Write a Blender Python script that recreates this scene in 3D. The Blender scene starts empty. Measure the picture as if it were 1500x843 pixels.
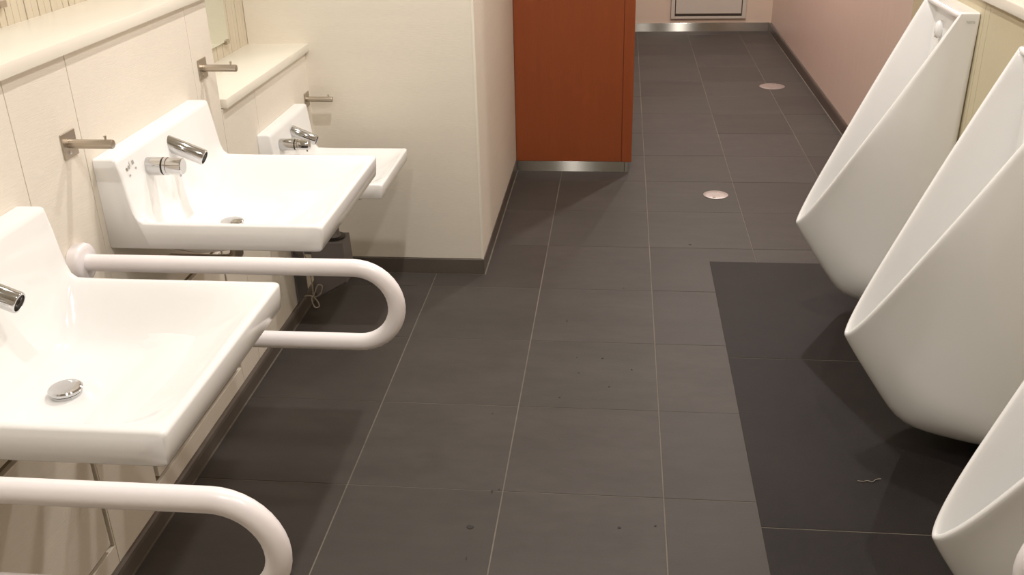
import bpy, bmesh, math, random
from mathutils import Vector, Matrix
random.seed(4)
SC = bpy.context.scene
COL = SC.collection

# ------------------------------------------------------------------ camera
cam_d = bpy.data.cameras.new('camera'); cam_d.sensor_width = 36; cam_d.lens = 1428.95/1500*36
cam_d.clip_start = .02; cam_d.clip_end = 60
cam_o = bpy.data.objects.new('camera', cam_d); COL.objects.link(cam_o); SC.camera = cam_o
TH, PS, RO = .4380, .1166, -.0278
R0 = Vector((math.cos(PS), math.sin(PS), 0))
FW = Vector((-math.sin(PS)*math.cos(TH), math.cos(PS)*math.cos(TH), -math.sin(TH)))
UP = R0.cross(FW)
RR = R0*math.cos(RO) + UP*math.sin(RO); UU = -R0*math.sin(RO) + UP*math.cos(RO)
M = Matrix((RR, UU, -FW)).transposed().to_4x4(); M.translation = (0, 0, 1.5026)
cam_o.matrix_world = M

# ------------------------------------------------------------------ world, exposure
w = bpy.data.worlds.new('world'); SC.world = w; w.use_nodes = True
w.node_tree.nodes['Background'].inputs[0].default_value = (1, .95, .88, 1)
w.node_tree.nodes['Background'].inputs[1].default_value = .25
SC.view_settings.view_transform = 'Standard'; SC.view_settings.look = 'None'
SC.view_settings.gamma = 1; SC.view_settings.use_curve_mapping = False
SC.view_settings.exposure = 0.0
CEIL = 2.5
WARM = (1.0, .957, .928)
# ceiling downlights: x, y, watts, disc size
LAMPS = [(-.38, 2.35, 17, .06), (-.38, .57, 9.5, .06), (.30, 1.0, 12, .10), (.30, 3.0, 17, .10),
         (.65, 5.57, 34, .08), (.65, 7.3, 16, .08), (-.3, -.9, 3, .10)]

# ------------------------------------------------------------------ materials
def srgb(r, g, b):
    f = lambda c: (c/255/12.92) if c/255 <= .04045 else ((c/255+.055)/1.055)**2.4
    return (f(r), f(g), f(b), 1)
def mat(name, col, rough=.5, metal=0, spec=.5, coat=0, noise=None, bump=None, aniso=0, stretch=(1,1,1), emit=None):
    m = bpy.data.materials.new(name); m.use_nodes = True; nt = m.node_tree; b = nt.nodes['Principled BSDF']
    b.inputs['Base Color'].default_value = col; b.inputs['Roughness'].default_value = rough
    b.inputs['Metallic'].default_value = metal; b.inputs['Specular IOR Level'].default_value = spec
    b.inputs['Coat Weight'].default_value = coat; b.inputs['Coat Roughness'].default_value = .05
    b.inputs['Anisotropic'].default_value = aniso
    if emit:
        b.inputs['Emission Color'].default_value = emit[0]; b.inputs['Emission Strength'].default_value = emit[1]
    tc = nt.nodes.new('ShaderNodeTexCoord'); mp = nt.nodes.new('ShaderNodeMapping')
    nt.links.new(tc.outputs['Object'], mp.inputs[0]); mp.inputs['Scale'].default_value = stretch
    if noise:   # list of (scale, amount) multiplying the colour
        prev = None
        rgb = nt.nodes.new('ShaderNodeRGB'); rgb.outputs[0].default_value = col; prev = rgb.outputs[0]
        for sc, amt in noise:
            n = nt.nodes.new('ShaderNodeTexNoise'); n.inputs['Scale'].default_value = sc; n.inputs['Detail'].default_value = 4
            nt.links.new(mp.outputs[0], n.inputs['Vector'])
            mr = nt.nodes.new('ShaderNodeMapRange'); mr.inputs[1].default_value = .25; mr.inputs[2].default_value = .75
            mr.inputs[3].default_value = 1-amt; mr.inputs[4].default_value = 1+amt
            nt.links.new(n.outputs[0], mr.inputs[0])
            vm = nt.nodes.new('ShaderNodeVectorMath'); vm.operation = 'SCALE'
            nt.links.new(prev, vm.inputs[0]); nt.links.new(mr.outputs[0], vm.inputs['Scale']); prev = vm.outputs[0]
        nt.links.new(prev, b.inputs['Base Color'])
    if bump:
        n = nt.nodes.new('ShaderNodeTexNoise'); n.inputs['Scale'].default_value = bump[0]; n.inputs['Detail'].default_value = 3
        nt.links.new(mp.outputs[0], n.inputs['Vector'])
        bp = nt.nodes.new('ShaderNodeBump'); bp.inputs['Strength'].default_value = bump[1]; bp.inputs['Distance'].default_value = .002
        nt.links.new(n.outputs[0], bp.inputs['Height']); nt.links.new(bp.outputs[0], b.inputs['Normal'])
    return m
MT = dict(
    panel=mat('cream_laminate', srgb(234,226,211), .5, noise=[(3,.015),(60,.03)], bump=(60,.25), stretch=(.6,.6,9)),
    pinkwall=mat('rose_beige_laminate', srgb(236,219,204), .38, noise=[(3,.02),(60,.03)], bump=(60,.2), stretch=(9,9,.6)),
    olive=mat('beige_urinal_panel', srgb(206,195,164), .45, noise=[(5,.02),(90,.02)], bump=(80,.1)),
    rib=mat('ribbed_tile', srgb(203,192,170), .4, noise=[(7,.05),(60,.03)], stretch=(1,4,.4)),
    ribgrout=mat('rib_joint', srgb(112,98,74), .8),
    joint=mat('panel_joint', srgb(150,132,100), .8),
    shelf=mat('cream_solid_surface', srgb(240,234,219), .28, noise=[(12,.01)]),
    porcelain=mat('white_porcelain', srgb(244,243,240), .09, spec=.5, noise=[(3,.006)]),
    porcelain2=mat('urinal_porcelain', srgb(244,243,240), .10, spec=.5, noise=[(3,.006)]),
    bar=mat('white_plastic_rail', srgb(244,238,237), .3, noise=[(8,.01)]),
    chrome=mat('chrome', (.62,.62,.62,1), .08, 1, noise=[(20,.02)]),
    steel=mat('satin_steel', srgb(190,180,166), .36, 1, noise=[(30,.05)], stretch=(1,1,12)),
    brushed=mat('brushed_steel_plinth', srgb(168,163,150), .36, 1, aniso=.98, noise=[(20,.03)], stretch=(1,1,20)),
    brass=mat('dark_ring', srgb(60,55,50), .4, .6, noise=[(20,.02)]),
    tile=mat('charcoal_floor_tile', srgb(74,70,65), .52, spec=.26, noise=[(4,.10),(18,.07),(240,.05)], bump=(120,.12), stretch=(.6,1.5,1)),
    tile2=mat('charcoal_floor_tile_b', srgb(76,71,67), .54, spec=.26, noise=[(5,.10),(22,.07),(240,.05)], bump=(120,.12), stretch=(.7,1.6,1)),
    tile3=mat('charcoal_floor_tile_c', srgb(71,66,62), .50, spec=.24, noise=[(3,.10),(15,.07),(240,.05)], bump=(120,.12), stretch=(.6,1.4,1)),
    slab=mat('dark_urinal_slab', srgb(38,33,31), .55, spec=.18, noise=[(4,.18),(30,.08),(420,.35)], bump=(300,.25)),
    grout=mat('floor_grout', srgb(116,108,96), .8, noise=[(2.2,.32),(90,.08)]),
    cove=mat('cove_tile', srgb(96,88,80), .4, noise=[(6,.08),(60,.05)]),
    red=mat('red_wood_laminate', srgb(146,73,35), .38, noise=[(5,.05),(40,.06),(160,.03)], stretch=(6,6,.35)),
    redd=mat('red_wood_laminate_seam', srgb(70,26,14), .6),
    mirror=mat('mirror_glass', (.86,.90,.84,1), .01, 1),
    mirroredge=mat('mirror_edge', srgb(90,84,66), .3, .5),
    ceiling=mat('ceiling_white', srgb(236,232,222), .9, noise=[(10,.01)]),
    door=mat('grey_hatch_paint', srgb(212,204,190), .45, noise=[(4,.02)]),
    doorgap=mat('hatch_shadow_gap', srgb(74,67,58), .9),
    farwall=mat('far_wall_cream', srgb(226,206,186), .45, noise=[(4,.015)], bump=(60,.1)),
    greyplastic=mat('grey_plastic', srgb(112,106,104), .45, noise=[(8,.03)]),
    cord=mat('pale_cord', srgb(156,146,132), .6),
    coverplate=mat('stainless_cleanout', srgb(180,170,165), .42, .75, noise=[(400,.12),(60,.06)], bump=(500,.3)),
    ink=mat('grey_print', srgb(168,165,162), .6),
    ink2=mat('dark_print', srgb(140,134,112), .6),
    sticker=mat('clear_sticker', srgb(226,224,220), .3),
    lampface=mat('lamp_face', (1,1,1,1), .5, emit=((1,.9,.77,1), 6)),
    lampring=mat('lamp_ring', srgb(230,228,222), .4),
    dirt=mat('dark_speck', srgb(44,40,38), .7), lint=mat('lint', srgb(150,142,126), .8),
)

nt = MT['brushed'].node_tree        # horizontally brushed sheet: highlights stretch upright
gl = nt.nodes.new('ShaderNodeBsdfAnisotropic'); gl.inputs['Roughness'].default_value = .25; gl.inputs['Anisotropy'].default_value = .83
gl.inputs['Rotation'].default_value = .25; gl.inputs['Color'].default_value = (.40, .38, .335, 1)
tn = nt.nodes.new('ShaderNodeTangent'); tn.direction_type = 'RADIAL'; tn.axis = 'X'
nt.links.new(tn.outputs[0], gl.inputs['Tangent'])
nt.links.new(gl.outputs[0], [n for n in nt.nodes if n.type == 'OUTPUT_MATERIAL'][0].inputs['Surface'])

# ------------------------------------------------------------------ mesh helpers
def obj(name, bm, m, parent=None, loc=None, smooth=None, kind=None, label=None, subd=0):
    me = bpy.data.meshes.new(name)
    bmesh.ops.recalc_face_normals(bm, faces=bm.faces[:])
    bm.to_mesh(me); bm.free()
    me.materials.append(MT[m] if isinstance(m, str) else m)
    if smooth is not None:
        for p in me.polygons: p.use_smooth = True
        if smooth > 0: me.set_sharp_from_angle(angle=math.radians(smooth))
    o = bpy.data.objects.new(name, me); COL.objects.link(o)
    if loc: o.location = loc
    if parent: o.parent = parent
    if kind: o['kind'] = kind
    if label: o['label'] = label
    if subd:
        s = o.modifiers.new('sub', 'SUBSURF'); s.levels = subd; s.render_levels = subd
    return o
def empty(name, loc, label=None, cat=None, group=None):
    o = bpy.data.objects.new(name, None); COL.objects.link(o); o.location = loc; o.empty_display_size = .05
    if label: o['label'] = label
    if cat: o['category'] = cat
    if group: o['group'] = group
    return o
def tag(o, label, cat, group=None):
    o['label'] = label; o['category'] = cat
    if group: o['group'] = group
    return o
def box(x0, x1, y0, y1, z0, z1, bev=0, bm=None):
    bm = bm or bmesh.new(); new = bmesh.new()
    v = [new.verts.new((x, y, z)) for x in (x0, x1) for y in (y0, y1) for z in (z0, z1)]
    for f in ((0,1,3,2),(4,6,7,5),(0,4,5,1),(2,3,7,6),(0,2,6,4),(1,5,7,3)): new.faces.new([v[i] for i in f])
    bmesh.ops.recalc_face_normals(new, faces=new.faces[:])
    if bev: bmesh.ops.bevel(new, geom=new.edges[:], offset=bev, segments=2 if bev > .002 else 1, affect='EDGES', profile=.5)
    return merge(bm, new)
def merge(bm, new):
    mp = {v: bm.verts.new(v.co) for v in new.verts}
    for f in new.faces: bm.faces.new([mp[v] for v in f.verts])
    new.free(); return bm
def prism(pts, z0, z1, bev=0):
    bm = bmesh.new()
    a = [bm.verts.new((x, y, z0)) for x, y in pts]; b = [bm.verts.new((x, y, z1)) for x, y in pts]; n = len(pts)
    bm.faces.new(a[::-1]); top = bm.faces.new(b)
    for i in range(n): bm.faces.new((a[i], a[(i+1) % n], b[(i+1) % n], b[i]))
    bmesh.ops.recalc_face_normals(bm, faces=bm.faces[:])
    if bev:
        bmesh.ops.bevel(bm, geom=[e for e in top.edges], offset=bev, segments=1, affect='EDGES')
    return bm
def rings(bm, rs, cap0=True, cap1=True, closed=True):
    vs = [[bm.verts.new(p) for p in r] for r in rs]
    n = len(vs[0])
    for a, b in zip(vs, vs[1:]):
        for i in range(n if closed else n-1):
            j = (i+1) % n
            bm.faces.new((a[i], a[j], b[j], b[i]))
    if cap0: bm.faces.new(vs[0][::-1])
    if cap1: bm.faces.new(vs[-1])
    return vs
def frame(d):
    d = d.normalized(); a = Vector((0, 0, 1)) if abs(d.z) < .9 else Vector((1, 0, 0))
    u = d.cross(a).normalized(); return u, d.cross(u).normalized()
def tube(path, r, seg=20, bm=None, ends=True, round_end=0):
    """path of points with radius (number or list)"""
    bm = bm or bmesh.new(); P = [Vector(p) for p in path]; n = len(P)
    rr = r if isinstance(r, (list, tuple)) else [r]*n
    u = None; rs = []
    for i, p in enumerate(P):
        d = (P[min(i+1, n-1)] - P[max(i-1, 0)]).normalized()
        if u is None: u, v = frame(d)
        else:
            u = (u - d*u.dot(d)).normalized(); v = d.cross(u)
        rs.append([p + (u*math.cos(a) + v*math.sin(a))*rr[i] for a in [2*math.pi*k/seg for k in range(seg)]])
    rings(bm, rs, ends, ends); return bm
def lathe(p0, d, prof, seg=28, bm=None):
    """prof: list of (distance along d, radius)"""
    bm = bm or bmesh.new(); p0 = Vector(p0); d = Vector(d).normalized(); u, v = frame(d)
    rs = [[p0 + d*t + (u*math.cos(a) + v*math.sin(a))*max(r, 1e-4) for a in [2*math.pi*k/seg for k in range(seg)]] for t, r in prof]
    rings(bm, rs); return bm

# ------------------------------------------------------------------ room shell
XP, XU, XR, XL = -1.085, 1.0, 1.190, -1.285      # left ledge face, urinal wall face, right wall, upper left wall
YP, YR, YF, YN = 3.312, 4.52, 8.12, -1.6          # partition front, red panel, far wall, near wall
X0, Y0, T, G = -.670, 2.385, .40, .0032

floor = obj('floor', box(-1.5, 1.4, YN-.1, YF+.1, -.08, -.0011), 'grout', kind='structure')
slabs = [(.3545, .998, a, b) for a, b in ((2.712, 3.455), (1.892, 2.709), (1.072, 1.889), (.25, 1.069))]
xs = [-1.0695, X0, X0+T, X0+2*T, X0+3*T, X0+4*T, XR-.0150]
def tile_poly(x0, x1, y0, y1):
    g = G/2; x0 += g; x1 -= g; y0 += G*.36; y1 -= G*.36
    SX, SY = .3538, 3.4558
    PX, PY = -.4835, 3.2960                           # foot of the partition block
    if y0 > PY and x0 < PX:
        if x1 < PX: return None
        return [(PX, y0), (x1, y0), (x1, y1), (PX, y1)]
    if y1 > PY and x0 < PX:
        if x1 > PX: return [(x0, y0), (x1, y0), (x1, y1), (PX, y1), (PX, PY), (x0, PY)]
        return [(x0, y0), (x1, y0), (x1, PY), (x0, PY)]
    if y0 < SY and x1 > SX:
        if y1 <= SY:
            if x0 > SX: return None
            x1 = SX
        else:
            if x0 > SX: y0 = SY
            else: return [(x0, y0), (SX, y0), (SX, SY), (x1, SY), (x1, y1), (x0, y1)]
    if x1-x0 < .02 or y1-y0 < .02: return None
    return [(x0, y0), (x1, y0), (x1, y1), (x0, y1)]
k = 0
for j in range(-6, 15):
    for i in range(6):
        y0 = Y0+j*T; y1 = min(y0+T, YF)
        if y0 > 4.4 and i == 0: continue
        x0, x1 = xs[i], xs[i+1]
        p = tile_poly(x0, x1, y0, y1)
        if not p: continue
        dz = random.uniform(-.0003, .0003)
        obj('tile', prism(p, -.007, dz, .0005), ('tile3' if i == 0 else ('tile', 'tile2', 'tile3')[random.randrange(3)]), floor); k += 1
for x0, x1, y0, y1 in slabs:
    obj('slab', prism([(x0, y0), (x1, y0), (x1, y1), (x0, y1)], -.007, .0001, .0004), 'slab', floor,
        label='dark speckled slab under urinal')

obj('ceiling', box(-1.5, 1.4, YN-.1, YF+.1, CEIL, CEIL+.1), 'ceiling', kind='structure')
obj('wall_near', box(-1.5, 1.4, YN-.1, YN, 0, CEIL), 'panel', kind='structure')
# left wall: upper wall, ledge body, laminate panels, ribbed strips
bm = box(-1.42, XL-.005, YN, YP, 0, CEIL)
box(XL-.02, XP-.010, YN, 2.528, -.002, 1.128, bm=bm); box(XL-.02, XP-.010, 2.528, YP, -.002, .828, bm=bm)
wl = obj('wall_left', bm, 'ribgrout', kind='structure')
def wpanel(y0, y1, z0, z1, name='wall_panel', m='panel', th=0):
    obj(name, box(XP-.012, XP+th, y0, y1, z0, z1, .0006), m, wl)
wpanel(YN, .966, .047, 1.128)
for a, b in ((.969, 1.6045), (1.8215, 2.393)):
    GP = .016
    wpanel(a, b, .494, 1.128); wpanel(a, b, .047, .097)
    wpanel(b-.004, b, .0975, .4935)
    obj('access_panel', box(XP-.012, XP+.003, a+.012, b-.020, .113, .478, .0015), 'panel', wl)
wpanel(1.6065, 1.8195, .047, 1.128)
wpanel(2.3945, 2.53, .047, 1.128)
wpanel(2.532, 2.787, .047, .828); wpanel(2.789, YP, .047, .828)
obj('end_panel', box(XL-.004, XP-.0125, 2.5285, 2.536, .829, 1.128), 'panel', wl)
n = 0
y = 1.192
while y < 3.29:
    y2 = min(y+.0252, YP)
    zb = 1.155 if y < 2.53 else .855
    obj('tile', box(XL-.0055, XL+random.uniform(-.0008,.0008), y+.0009, y2-.0009, zb, CEIL, .0006), 'rib', wl); y += .0252; n += 1
s = obj('wall_surface', box(XL-.008, XL, YN, 1.192, 1.155, CEIL), 'rib', wl, label='plain run of ribbed wall')
# shelves
def shelf(y0, y1, z0, z1, label):
    o = obj('shelf', box(XL-.002, XP+.0145, y0, y1, z0, z1, .0025), 'shelf', smooth=40)
    return tag(o, label, 'shelf', None)
shelf(YN+.003, 2.534, 1.130, 1.157, 'long cream solid-surface shelf above the two larger washbasins, upper of the two left shelves')
shelf(2.539, YP-.002, .830, .857, 'short lower cream shelf above the small far washbasin, beside the beige partition')
# mirrors
def mirror(y0, y1, z0, label):
    t = empty('mirror', (XL+.004, (y0+y1)/2, z0), label, 'mirror')
    L = Vector(t.location)
    def loc(bm):
        bmesh.ops.translate(bm, verts=bm.verts, vec=-L); return bm
    obj('mirror_backing', loc(box(XL+.0012, XL+.004, y0, y1, z0, 2.0)), 'mirroredge', t)
    obj('mirror_glass', loc(box(XL+.0042, XL+.009, y0+.001, y1-.001, z0+.003, 2.0)), 'mirror', t)
    for yy in (y1-.015, y0+.03):
        obj('clip', loc(box(XL+.0042, XL+.014, yy-.012, yy+.012, z0-.006, z0+.008, .001)), 'steel', t, label='small steel clip')
mirror(.2, 1.97, 1.203, 'large wall mirror above the long shelf at the top left corner')
mirror(2.60, 3.118, .902, 'tall greenish wall mirror above the short lower shelf')
# left cove base
def cove(name, pts_a, pts_b, h=.046, proud=.0125):
    """extruded tile upstand following the foot of a wall from a to b (front line given)"""
    a = Vector((*pts_a, 0)); b = Vector((*pts_b, 0)); d = (b-a).normalized(); nrm = Vector((d.y, -d.x, 0))
    prof = [(0, -.002), (0, h*.72), (-.002, h*.9), (-.006, h), (-proud-.003, h), (-proud-.003, -.002)]
    bm = bmesh.new()
    rings(bm, [[p + nrm*x + Vector((0, 0, z)) for x, z in prof] for p in (a, b)])
    return obj(name, bm, 'cove', kind='structure')
cove('baseboard_left', (-1.0735, YN+.001), (-1.0735, YP-.014), .047)
bm = bmesh.new()
# ---- partition block (beige) with cove
pw = obj('wall_partition', box(-1.42, -.498, YP+.0005, YF+.1, -.002, CEIL), 'joint', kind='structure')
obj('wall_panel', box(-1.284, -.4965, YP-.008, YP+.001, .060, CEIL, .001), 'panel', pw)
obj('wall_panel', box(-.4985, -.4905, YP-.0060, YR-.003, .060, CEIL, .0008), 'panel', pw)
obj('corner_trim', box(-.4980, -.4900, YP-.0095, YP-.0062, .060, CEIL), 'shelf', pw)
obj('baseboard_partition', box(-1.0735+.0005, -.4885, YP-.0125, YP+.004, -.001, .0585, .001), 'cove', kind='structure')
obj('baseboard_partition_side', box(-.500, -.4885, YP+.0045, YR-.002, -.001, .0585, .001), 'cove', kind='structure')

# ---- right wall, far wall, urinal wall
obj('wall_right', box(XR, 1.4, YN-.1, YF+.1, -.002, CEIL), 'pinkwall', kind='structure')
cove('baseboard_right', (XR-.011, YF-.014), (XR-.011, 3.60), .066, .011)
fw_ = obj('wall_far', box(-.5, XR+.1, YF, YF+.12, -.002, CEIL), 'farwall', kind='structure')
obj('baseboard_far', box(-.48, XR-.012, YF-.012, YF+.002, -.001, .066, .001), 'brushed', kind='structure')
uw = obj('wall_urinal', box(XU+.010, XR+.001, YN, 3.580, -.002, 1.045), 'joint', kind='structure')
ys = [YN, .415, 1.23, 2.03, 2.845, 2.885, 3.582]
for a, b in zip(ys, ys[1:]):
    obj('wall_panel', box(XU-.001, XU+.011, a+.0012, b-.0012, .004, 1.045, .0008), 'olive', uw)
obj('end_panel', box(XU+.001, XR, 3.5805, 3.590, .004, 1.045), 'olive', uw)
tag(obj('shelf', box(XU-.014, XR-.001, YN+.003, 3.594, 1.0465, 1.076, .004), 'shelf', smooth=40),
    'long cream ledge running along the right wall above the urinals', 'shelf')

# ---- hatch door on far wall
d1 = obj('door_1', box(.395, .985, YF-.010, YF+.001, .100, 2.05, .002), 'farwall', kind='structure')
for x0, x1, z0, z1 in ((.395, .425, .10, 2.05), (.955, .985, .10, 2.05), (.425, .955, .10, .118), (.425, .955, 2.02, 2.05)):
    obj('door_frame', box(x0, x1, YF-.022, YF-.0105, z0, z1, .002), 'door', d1)
obj('door_gap', box(.4255, .9545, YF-.012, YF-.0102, .1185, 2.0195), 'doorgap', d1, label='dark gap behind the door leaf')
obj('door_leaf', box(.432, .948, YF-.018, YF-.0122, .140, 2.012, .002), 'door', d1)

# ---- red toilet partition with steel plinth
t = empty('toilet_partition', (-.22, YR, 0), 'red-brown wood laminate toilet partition on a steel plinth beside the beige partition wall', 'partition')
L = Vector(t.location)
def part(name, bm, m, par=t, o=L, **kw):
    bmesh.ops.translate(bm, verts=bm.verts, vec=-Vector(o)); return obj(name, bm, m, par, **kw)
part('panel', box(-.4895, .0135, YR, YR+.035, .052, 2.1, .001), 'red')
part('edge_post', box(.0150, .0630, YR-.001, YR+.040, .050, 2.1, .0015), 'red')
part('seam_strip', box(.0136, .0149, YR+.002, YR+.030, .052, 2.1), 'redd', label='dark seam')
part('side_panel', box(.030, .0615, YR+.0405, 7.9, .052, 2.1, .001), 'red')
pl = part('plinth', box(-.4870, .0300, YR+.001, YR+.030, .0, .0505, .0005), 'brushed', label='brushed steel plinth')
part('plinth', box(.0312, .0470, YR+.000, YR+.030, .0, .0495, .0005), 'brushed', label='steel corner end of the plinth')
part('plinth', box(.034, .0460, YR+.0405, 7.9, 0, .0505, .0005), 'brushed', label='brushed steel side plinth')

# ------------------------------------------------------------------ washbasins
def basin_mesh(wd, small):
    # profile in (x from wall, z); rim (side arm) and interior versions
    rim = [(0,.907),(.042,.907),(.048,.904),(.050,.895),(.056,.86),(.0615,.82),(.0655,.793),(.0715,.776),(.083,.7665),(.115,.7655),
           (.16,.765),(.22,.765),(.28,.765),(.34,.765),(.39,.765),(.43,.765),(.448,.765),(.458,.765),(.466,.7645),(.4715,.762),(.473,.757),
           (.4715,.735),(.4675,.711),(.463,.707),(.455,.706),(.42,.706),(.36,.706),(.27,.706),(.16,.706),(.09,.706),(.05,.706),(.003,.706),(0,.709)]
    itr = [(0,.907),(.042,.907),(.048,.904),(.050,.895),(.056,.86),(.062,.80),(.067,.755),(.074,.715),(.088,.688),(.115,.673),
           (.16,.668),(.22,.671),(.28,.681),(.34,.700),(.39,.722),(.43,.744),(.446,.7535),(.456,.760),(.466,.7640),(.4715,.762),(.473,.757),
           (.4715,.735),(.4675,.711),(.463,.707),(.455,.706),(.42,.692),(.36,.655),(.27,.630),(.16,.626),(.09,.640),(.05,.695),(.003,.706),(0,.709)]
    if not small:
        itr[24:32] = [(.455,.706),(.42,.706),(.36,.704),(.28,.686),(.22,.655),(.15,.645),(.09,.655),(.05,.695)]
    kx = .372/.473 if small else 1
    def mz(z):
        if not small: return z
        return .537+(z-.765)*1.08 if z > .765 else .537+(z-.765)*.82
    def sm(a): a = max(0, min(1, a)); return a*a*(3-2*a)
    st = [0,.003,.008,.012,.015,.019,.024,.031,.040,.052,.068,.088,.11,.14,.19]
    st = [s*wd/.5 for s in st]; st = st + [wd/2] + [wd-s for s in st[::-1]]
    rs = []
    for y in st:
        e = min(y, wd-y)
        b = sm((e-.011)/.105)**.72 if e > .011 else 0
        fl = 1-.10*sm((e-.03)/(wd/2-.03))
        ins = .004 if e == 0 else (.001 if e < .004 else 0)
        bb = sm((e-.03)/.10)
        ring = []
        n = len(rim)
        for q in range(n):
            bq = b if q < 22 else bb
            # interior widens the floor slope slightly to the middle
            x = rim[q][0]*(1-bq)+itr[q][0]*bq; z = rim[q][1]*(1-bq)+itr[q][1]*bq
            if 8 <= q <= 15: z -= .006*sm((e-.05)/(wd/2-.05))
            if ins:
                if z > .80 and q > 0: z -= ins; x -= ins*.5
                elif q <= 21: z -= ins; x -= ins*(x/.473)
                else: z += ins
            ring.append((x*kx, y-wd/2, mz(z)))
        rs.append(ring)
    bm = bmesh.new(); rings(bm, rs); return bm
def add_basin(yc, wd, small, label, sticker=True):
    t = empty('washbasin', (XP+.0005, yc, 0), label, 'washbasin', None)
    kx = .372/.473 if small else 1
    dz = .537-.765 if small else 0
    b = obj('basin', basin_mesh(wd, small), 'porcelain', t, smooth=60)
    # drain plug
    zd = .6655 if not small else .537+(.6655-.765)*.82
    xd = .172*kx
    bm = lathe((xd, 0, zd-.004), (0, 0, 1), [(0,.024),(.008,.026),(.0085,.0235),(.0095,.0235),(.0100,.0275),(.0145,.0280),(.0170,.0255),(.0182,.018),(.0187,.006),(.0187,.0002)], 32)
    obj('drain_plug', bm, 'chrome', t, smooth=35)
    # tap handle
    s = .9 if small else 1
    xh = .056; zh = .853 if not small else .640
    yh = -.125 if not small else -.118
    bm = lathe((xh-.012, yh, zh), (1, 0, 0), [(0,.0205*s),(.046,.0205*s),(.0465,.0195*s)], 32)
    h = obj('tap_handle', bm, 'chrome', t, smooth=35)
    obj('ring', lathe((xh+.0340, yh, zh), (1, 0, 0), [(0,.0192*s),(.004,.0192*s)], 32), 'brass', h, smooth=35, label='dark ring')
    bm = lathe((xh+.0380, yh, zh), (1, 0, 0), [(0,.0200*s),(.006,.0200*s),(.0065,.0180*s),(.039,.0180*s),(.041,.0165*s),(.0412,.002)], 32)
    obj('knob', bm, 'chrome', h, smooth=35)
    obj('indicator_pin', lathe((xh+.070, yh, zh-.017*s), (0, 0, -1), [(0,.003),(.006,.003),(.0065,.001)], 12), 'chrome', h, smooth=35)
    # spout
    zs = .866 if not small else .648
    d = Vector((1, 0, -.42)).normalized()
    bm = lathe((xh-.014, 0, zs+.004), d, [(0,.0185*s),(.094*s,.0185*s),(.0958*s,.0173*s),(.0958*s,.0145*s),(.086*s,.0140*s)], 32)
    sp = obj('spout', bm, 'chrome', t, smooth=35)
    obj('outlet', lathe(Vector((xh-.014, 0, zs+.004))+d*.0865*s, d, [(0,.0138*s),(.003,.0138*s)], 24), 'brass', sp, smooth=35, label='dark outlet of spout')
    # waste pipe below
    if not small:
        zb = .634
        path = [(xd, 0, zb), (xd, 0, .61), (xd, 0, .595), (xd-.008, 0, .581), (xd-.022, 0, .574), (xd-.06, 0, .572), (.002, 0, .572)]
        obj('waste_pipe', tube(path, .016, 18), 'steel', t, smooth=50)
        obj('pipe_collar', lathe((xd, 0, zb-.005), (0, 0, 1), [(0,.026),(.012,.028)], 24), 'chrome', t, smooth=35)
    if sticker:
        # small printed label on splash, left end
        for (u, v, a, b_, m_) in ((0,0,.006,.007,'ink2'), (.010,.001,.005,.008,'ink'), (.018,.004,.009,.012,'sticker'), (.030,.006,.008,.008,'ink'), (.004,-.013,.006,.004,'ink'), (.036,-.006,.005,.004,'ink')):
            yy = -wd/2+.030+u; zz = .872+v
            f = lambda z: .0507+ (0.895-z)*.17+.0006
            bm = bmesh.new(); vs = [bm.verts.new(c) for c in ((f(zz), yy, zz), (f(zz), yy+a, zz), (f(zz+b_), yy+a, zz+b_), (f(zz+b_), yy, zz+b_))]; bm.faces.new(vs)
            obj('printed_mark', bm, m_, t)
    return t
add_basin(1.32, .5, False, 'nearest white rectangular washbasin at the left edge, between the two white grab rails', False)
add_basin(2.09, .5, False, 'middle white rectangular washbasin with a printed sticker on its splashback')
add_basin(2.95, .38, True, 'small low white washbasin farthest away, beside the beige partition', False)

# ---- peg hooks
for yy, zz, lab in ((1.770, .961, 'steel peg hook on a square plate between the nearest and middle washbasins'),
                    (2.448, .961, 'steel peg hook on a square plate at the far upper corner of the middle washbasin'),
                    (3.262, .672, 'smaller-looking steel peg hook by the partition corner above the small far washbasin')):
    t = empty('peg_hook', (XP+.0003, yy, zz), lab, 'hook')
    hh = .026 if yy < 3 else .025
    obj('plate', box(0, .003, -hh, hh, -hh, hh, .0008), 'steel', t)
    obj('rod', lathe((.003, 0, .001), (1, 0, 0), [(0,.0092),(.088,.0092),(.090,.0086),(.0905,.007)], 20), 'steel', t, smooth=35)
    obj('pin', lathe((.079, 0, .009), (0, 0, 1), [(0,.0022),(.006,.0022),(.0065,.0030),(.0085,.0030),(.009,.002)], 12), 'steel', t, smooth=35)
    obj('screw', lathe((.003, -.006, -.015), (1, 0, 0), [(0,.0035),(.0015,.0032),(.002,.002)], 12), 'chrome', t, smooth=35)

# ---- grab rails
def rail(wall_x, yy, zt, zb, xo, sgn, label):
    """U rail standing out from a wall; sgn=+1 extends towards +x"""
    t = empty('grab_rail', (wall_x, yy, zt), label, 'grab rail')
    R = (zt-zb)/2; L = abs(xo-wall_x)-.0175-R
    path = [(sgn*.004, 0, 0)] + [(sgn*L*q/6, 0, 0) for q in range(1, 6)]
    path += [(sgn*(L+R*math.sin(a)), 0, -R+R*math.cos(a)) for a in [math.pi*k/20 for k in range(21)]]
    path += [(sgn*L*q/6, 0, -2*R) for q in range(5, 0, -1)] + [(sgn*.004, 0, -2*R)]
    obj('rail', tube(path, .0175, 24), 'bar', t, smooth=60)
    for z in (0, -2*R):
        obj('flange', lathe((sgn*.0005, 0, z), (sgn, 0, 0), [(0,.038),(.016,.0405),(.022,.0395),(.0255,.036),(.0265,.028),(.0268,.0180)], 32), 'bar', t, smooth=50)
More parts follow.
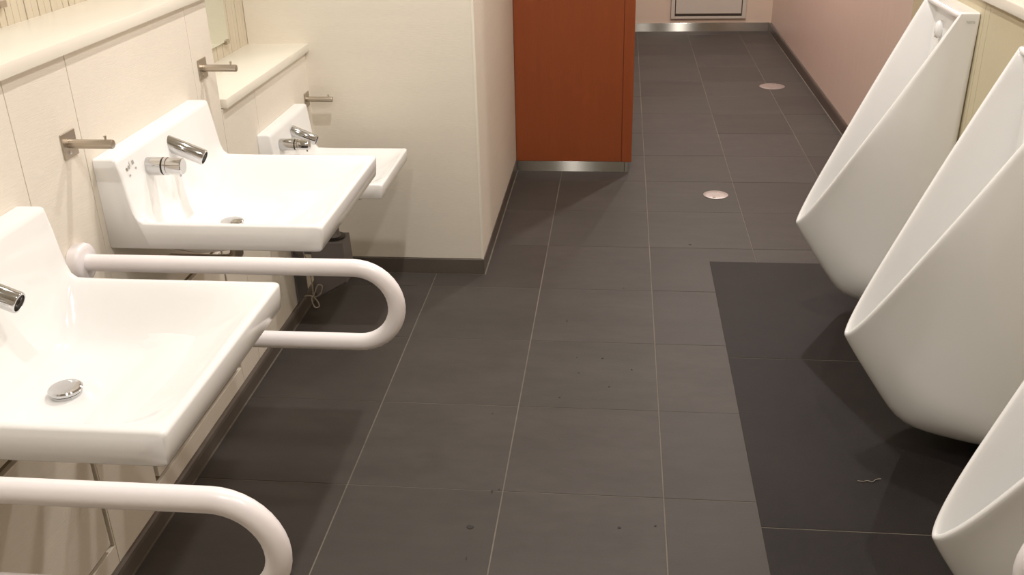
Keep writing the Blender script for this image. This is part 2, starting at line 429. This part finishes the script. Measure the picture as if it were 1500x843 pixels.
rail(XP, 1.702, .735, .571, -.413, 1, 'white U-shaped grab rail between the nearest and middle washbasins')
rail(XP, .968, .736, .572, -.413, 1, 'white U-shaped grab rail nearest the camera, bottom left corner')
rail(XU-.001, .930, .800, .640, .462, -1, 'white grab rail tip at the bottom right corner beside the nearest urinal')

# ------------------------------------------------------------------ urinals
def urinal_mesh():
    W = .172
    tip = (.583, .305); top = (.944, 1.009)
    N = 26
    # opening half width against slope parameter q (0 tip .. 1 top)
    H = [(0,0),(.010,.013),(.03,.026),(.07,.042),(.13,.058),(.20,.072),(.3,.088),(.45,.111),(.6,.132),(.75,.150),(.9,.165),(1,.172)]
    def hw(q):
        for (a, b), (c, d) in zip(H, H[1:]):
            if q <= c: return b+(d-b)*(q-a)/(c-a)
        return W
    Tk = [(0,1.0),(.045,.90),(.10,.775),(.19,.575),(.28,.375),(.37,.19),(.46,.10),(.60,.06),(.80,.02),(.965,.004),(1,0)]  # s along x, remaining height
    def E(t):      # t 0 top .. 1 tip
        q = (1-t)**1.35 if t > .0 else 1
        return Vector((tip[0]+(top[0]-tip[0])*q, hw(q), tip[1]+(top[1]-tip[1])*q)), q
    def Wl(t):
        if t < .78:
            u = t/.78; return Vector((1.0, W-.010*u, 1.009-(1.009-.10)*u))
        a = (t-.78)/.22
        return Vector((1.0, (W-.010)*(1-a)**.8 if a < 1 else 0, .10-.078*(1-(1-a)**2.2)))
    def B(t):
        if t < .75:
            u = t/.75; return Vector((.968, .130-.02*u, .990-(.990-.34)*u))
        a = (t-.75)/.25
        return Vector((.968-.17*a**1.2, .110*(1-a)**.8 if a < 1 else 0, .34-.16*(1-(1-a)**2)))
    loopE, loopW, loopB = [], [], []
    ts = [0, .014] + [.014+(1-.014)*i/(N-1) for i in range(1, N)]
    for sg, tt in ((1, ts), (-1, ts[::-1][1:])):
        for t in tt:
            e, q = E(t); ww = Wl(t); b = B(t)
            loopE.append((Vector((e.x, e.y*sg, e.z)), q)); loopW.append(Vector((ww.x, ww.y*sg, ww.z))); loopB.append(Vector((b.x, b.y*sg, b.z)))
    for yy in (-.955, -.5, 0, .5, .955):   # top edge
        loopE.append((Vector((top[0], yy*W, top[1])), 1)); loopW.append(Vector((1.0, yy*W, 1.009))); loopB.append(Vector((.968, yy*.130, .990)))
    n = len(loopE)
    ctr = Vector((.84, 0, .80))
    nrm = Vector((-(top[1]-tip[1]), 0, top[0]-tip[0])).normalized()  # opening plane normal, outwards (-x, +z)
    # inward direction in opening plane
    inw = []
    for i in range(n):
        a = loopE[i-1][0]; b = loopE[(i+1) % n][0]; tg = (b-a).normalized(); d = tg.cross(nrm).normalized()
        c = ctr - loopE[i][0]
        if d.dot(c) < 0 : d = -d
        inw.append(d)
    layers = []
    for (s, hrem) in reversed(Tk[1:]):
        lay = []
        for i in range(n):
            e, q = loopE[i]; w_ = loopW[i]
            k = q                                       # near the top the side is straight, at the tip it follows the prow
            hr = hrem*(1-k) + (1-s)*k
            x = e.x+(1.0-e.x)*s
            z = w_.z+(e.z-w_.z)*hr
            g = 1-(1-s)**2.6
            y_ = e.y+(w_.y-e.y)*g
            m_ = max(0, min(1, (.62-q)/.5)); m_ = m_*m_*(3-2*m_)
            sgn = 1 if w_.y >= 0 else -1                 # keep the belly full under the prow
            full = (W-.010)*min(1, math.sin(min(1, s*1.05)*math.pi/2)**.62)
            aa = min(1, abs(w_.y)/(W-.010))
            y2 = e.y*(1-s)**2 + sgn*full*aa*(1-(1-s)**2)
            y_ = y_*(1-m_) + y2*m_
            lay.append(Vector((x, y_, z)))
        layers.append(lay)
    th = .0160
    layers.append([loopE[i][0]-nrm*.004 for i in range(n)])
    layers.append([loopE[i][0]+inw[i]*.0035 for i in range(n)])
    layers.append([loopE[i][0]+inw[i]*.0125 for i in range(n)])
    layers.append([loopE[i][0]+inw[i]*th-nrm*.006 for i in range(n)])
    for s in (.12, .3, .5, .7, .86, .96, 1.0):
        lay = []
        for i in range(n):
            e = loopE[i][0]+inw[i]*th-nrm*.006; b = loopB[i]
            sag = math.sin(math.pi*s)*.045*(1-loopE[i][1])
            p = e.lerp(b, s)
            p.z -= sag
            lay.append(p)
        layers.append(lay)
    bm = bmesh.new()
    vs = [[bm.verts.new(p) for p in lay] for lay in layers]
    for a, b in zip(vs, vs[1:]):
        for i in range(n):
            j = (i+1) % n; bm.faces.new((a[i], a[j], b[j], b[i]))
    # close back against the wall and back of cavity with strips
    for V in (vs[0], vs[-1]):
        c = 2*N
        for i in range(N):
            a_, b_, c_, d_ = V[i], V[i+1], V[c-i-1], V[c-i]
            if i+1 == N: bm.faces.new((a_, b_, d_))
            else: bm.faces.new((a_, b_, c_, d_))
        bm.faces.new([V[0]] + [V[k] for k in range(n-1, c-1, -1)])
    return bm
UM = None
def add_urinal(yc, label):
    global UM
    t = empty('urinal', (0, yc, 0), label, 'urinal')
    b = obj('body', urinal_mesh(), 'porcelain2', t, smooth=70, subd=1)
    bm = lathe((.9675, .055, .925), (-1, 0, 0), [(0,.020),(.006,.021),(.014,.018),(.019,.012),(.021,.004)], 24)
    bmesh.ops.scale(bm, verts=bm.verts, vec=(1, .75, 1.3), space=Matrix.Translation((-.9675, -.055, -.925)))
    obj('sprayer', bm, 'porcelain', t, smooth=60, label='glossy white sprayer cap')
    obj('sprayer_outlet', lathe((.955, .055, .902), (-.6, 0, -1), [(0,.006),(.003,.006)], 12), 'steel', t, smooth=35)
    # maker's wordmark on near side of the top
    cu = bpy.data.curves.new('wordmark', 'FONT'); cu.body = 'TOTO'; cu.size = .0085; cu.extrude = .0001; cu.align_x = 'CENTER'
    o = bpy.data.objects.new('wordmark', cu); COL.objects.link(o)
    dg = bpy.context.evaluated_depsgraph_get(); me = bpy.data.meshes.new_from_object(o.evaluated_get(dg)); bpy.data.objects.remove(o)
    me.materials.clear(); me.materials.append(MT['ink'])
    o = bpy.data.objects.new('wordmark', me); COL.objects.link(o); o.parent = t
    o.location = (.9735, -.1727, .981); o.rotation_euler = (math.pi/2, 0, 0); o['label'] = 'small grey maker mark'
    return t
add_urinal(3.080, 'farthest white wall-mounted urinal, with a glossy sprayer visible inside')
add_urinal(2.290, 'middle white wall-mounted urinal on the right wall')
add_urinal(1.495, 'nearest white wall-mounted urinal at the lower right edge')

# ------------------------------------------------------------------ pipe cover below small basin, cord
t = empty('pipe_cover', (XP+.0005, 2.935, 0), 'dark grey pipe cover on the wall under the small far washbasin', 'pipe cover')
obj('back_plate', box(.0008, .006, -.02, .085, .050, .40, .001), 'greyplastic', t)
bm = bmesh.new()
rs = []
for yy, ins in ((-.048, .004), (-.044, 0), (.044, 0), (.048, .004)):
    rs.append([(.078+ins, yy, .290-ins), (.188-ins, yy, .290-ins), (.193-ins, yy, .17), (.190-ins, yy, .145+ins), (.084+ins, yy, .088+ins), (.076+ins, yy, .10)])
rings(bm, rs); obj('cover', bm, 'greyplastic', t, smooth=30)
obj('cover_lid', lathe((.146, 0, .2905), (0, 0, 1), [(0,.040),(.005,.040),(.006,.036)], 24), 'brass', t, smooth=30, label='dark round collar')
obj('tail_pipe', lathe((.146, 0, .2968), (0, 0, 1), [(0,.026),(.01,.022),(.085,.020),(.092,.030),(.1155,.032)], 24), 'greyplastic', t, smooth=40)
obj('bracket', box(.0055, .079, -.010, .010, .23, .25, .001), 'greyplastic', t)
def bez(pts, r, seg=8, res=8):
    P = [Vector(p) for p in pts]; out = []
    for i in range(len(P)-1):
        p0 = P[max(i-1, 0)]; p1 = P[i]; p2 = P[i+1]; p3 = P[min(i+2, len(P)-1)]
        for k in range(res):
            u = k/res
            out.append(.5*((2*p1)+(-p0+p2)*u+(2*p0-5*p1+4*p2-p3)*u*u+(-p0+3*p1-3*p2+p3)*u**3))
    out.append(P[-1]); return tube(out, r, seg)
o = obj('cord', bez([(-1.0835, 2.8792, 0.3821), (-1.0251, 2.8792, 0.2444), (-1.0104, 2.8743, 0.1463), (-1.0075, 2.8694, 0.1021), (-0.983, 2.8645, 0.1119), (-0.9732, 2.8645, 0.1414), (-0.9869, 2.8596, 0.1463), (-1.0026, 2.8596, 0.1119), (-1.0104, 2.8547, 0.0972), (-1.0006, 2.8449, 0.0727), (-0.9849, 2.8449, 0.0756), (-0.9908, 2.8498, 0.0933), (-1.0104, 2.8645, 0.1031), (-1.032, 2.8694, 0.1021), (-1.0438, 2.8743, 0.0972)], .0022), 'cord', smooth=60)
tag(o, 'thin pale cord tied in a bow hanging beside the grey pipe cover', 'cord')

# ------------------------------------------------------------------ floor cleanout covers
for (x, yy, r, lab) in ((.438, 4.206, .055, 'round speckled steel floor cover, nearer of the two'), (.955, 6.243, .078, 'round steel floor cover farther down the corridor near the right wall')):
    t = empty('floor_cover', (x, yy, .0004), lab, 'floor cover')
    obj('plate', lathe((0, 0, 0), (0, 0, 1), [(0, r), (.0016, r), (.0024, r-.002), (.0026, r*.5), (.0026, .001)], 40), 'coverplate', t, smooth=30)
    for a in (math.radians(75), math.radians(255)):
        obj('screw', lathe((math.cos(a)*r*.72, math.sin(a)*r*.72, .0024), (0, 0, 1), [(0,.006),(.001,.0055),(.0012,.002)], 12), 'chrome', t, smooth=30)

# ------------------------------------------------------------------ debris on the floor
def blob(x, yy, rx, ry, z=.0006, h=.0006, m='dirt'):
    bm = bmesh.new(); n = 11
    a0 = random.random()*6
    pts = [(x+rx*math.cos(a0+6.283*k/n)*random.uniform(.7, 1.2), yy+ry*math.sin(a0+6.283*k/n)*random.uniform(.7, 1.2)) for k in range(n)]
    return prism(pts, z, z+h)
bm = bmesh.new()
for (x, yy, rx, ry) in ((-.333,1.84,.009,.007),(-.297,1.98,.003,.006),(.107,1.877,.003,.003),(.022,1.864,.004,.003),(-.16,2.93,.003,.003),(-.105,2.585,.003,.002),(-.035,2.68,.004,.003),(-.012,2.51,.003,.003),
                       (-.155,2.44,.003,.003),(.055,2.615,.003,.003),(-.28,1.99,.002,.003),(-.115,2.68,.002,.002),(.03,3.2,.003,.003),(-.34,2.34,.002,.002),(-.325,1.73,.002,.004),(.29,3.62,.006,.006)):
    merge(bm, blob(x, yy, rx, ry))
o = obj('dirt_specks', bm, 'dirt', kind='stuff'); tag(o, 'scattered dark specks of dirt on the grey floor tiles', 'dirt')
o = obj('lint', bez([(.615,2.088,.0022),(.628,2.086,.0024),(.640,2.090,.0022),(.650,2.085,.0030),(.662,2.096,.0026),(.674,2.100,.0024)], .0009, 6), 'lint', smooth=60)
tag(o, 'thin wisp of lint on the dark slab below the middle urinal', 'lint')

# ------------------------------------------------------------------ ceiling downlights
LLAB = ['round ceiling downlight above the middle washbasin', 'round ceiling downlight above the nearest grab rail', 'round ceiling downlight in front of the nearest urinal',
        'round ceiling downlight in front of the farthest urinal', 'round ceiling downlight above the corridor past the red partition', 'round ceiling downlight near the far grey hatch door',
        'round ceiling downlight behind the camera']
for i, (x, yy, wt, sz) in enumerate(LAMPS):
    t = empty('ceiling_light', (x, yy, CEIL-.001), LLAB[i], 'ceiling light', 'ceiling downlights')
    obj('trim_ring', lathe((0, 0, 0), (0, 0, -1), [(0, sz*.5+.012), (.004, sz*.5+.012), (.006, sz*.5+.004), (.006, sz*.5)], 32), 'lampring', t, smooth=40)
    obj('diffuser', lathe((0, 0, -.0062), (0, 0, -1), [(0, sz*.49), (.001, sz*.48)], 32), 'lampface', t)
    ld = bpy.data.lights.new('lamp', 'AREA'); ld.shape = 'DISK'; ld.size = sz; ld.energy = wt; ld.color = WARM
    lo = bpy.data.objects.new('lamp', ld); COL.objects.link(lo); lo.location = (0, 0, -.010); lo.parent = t
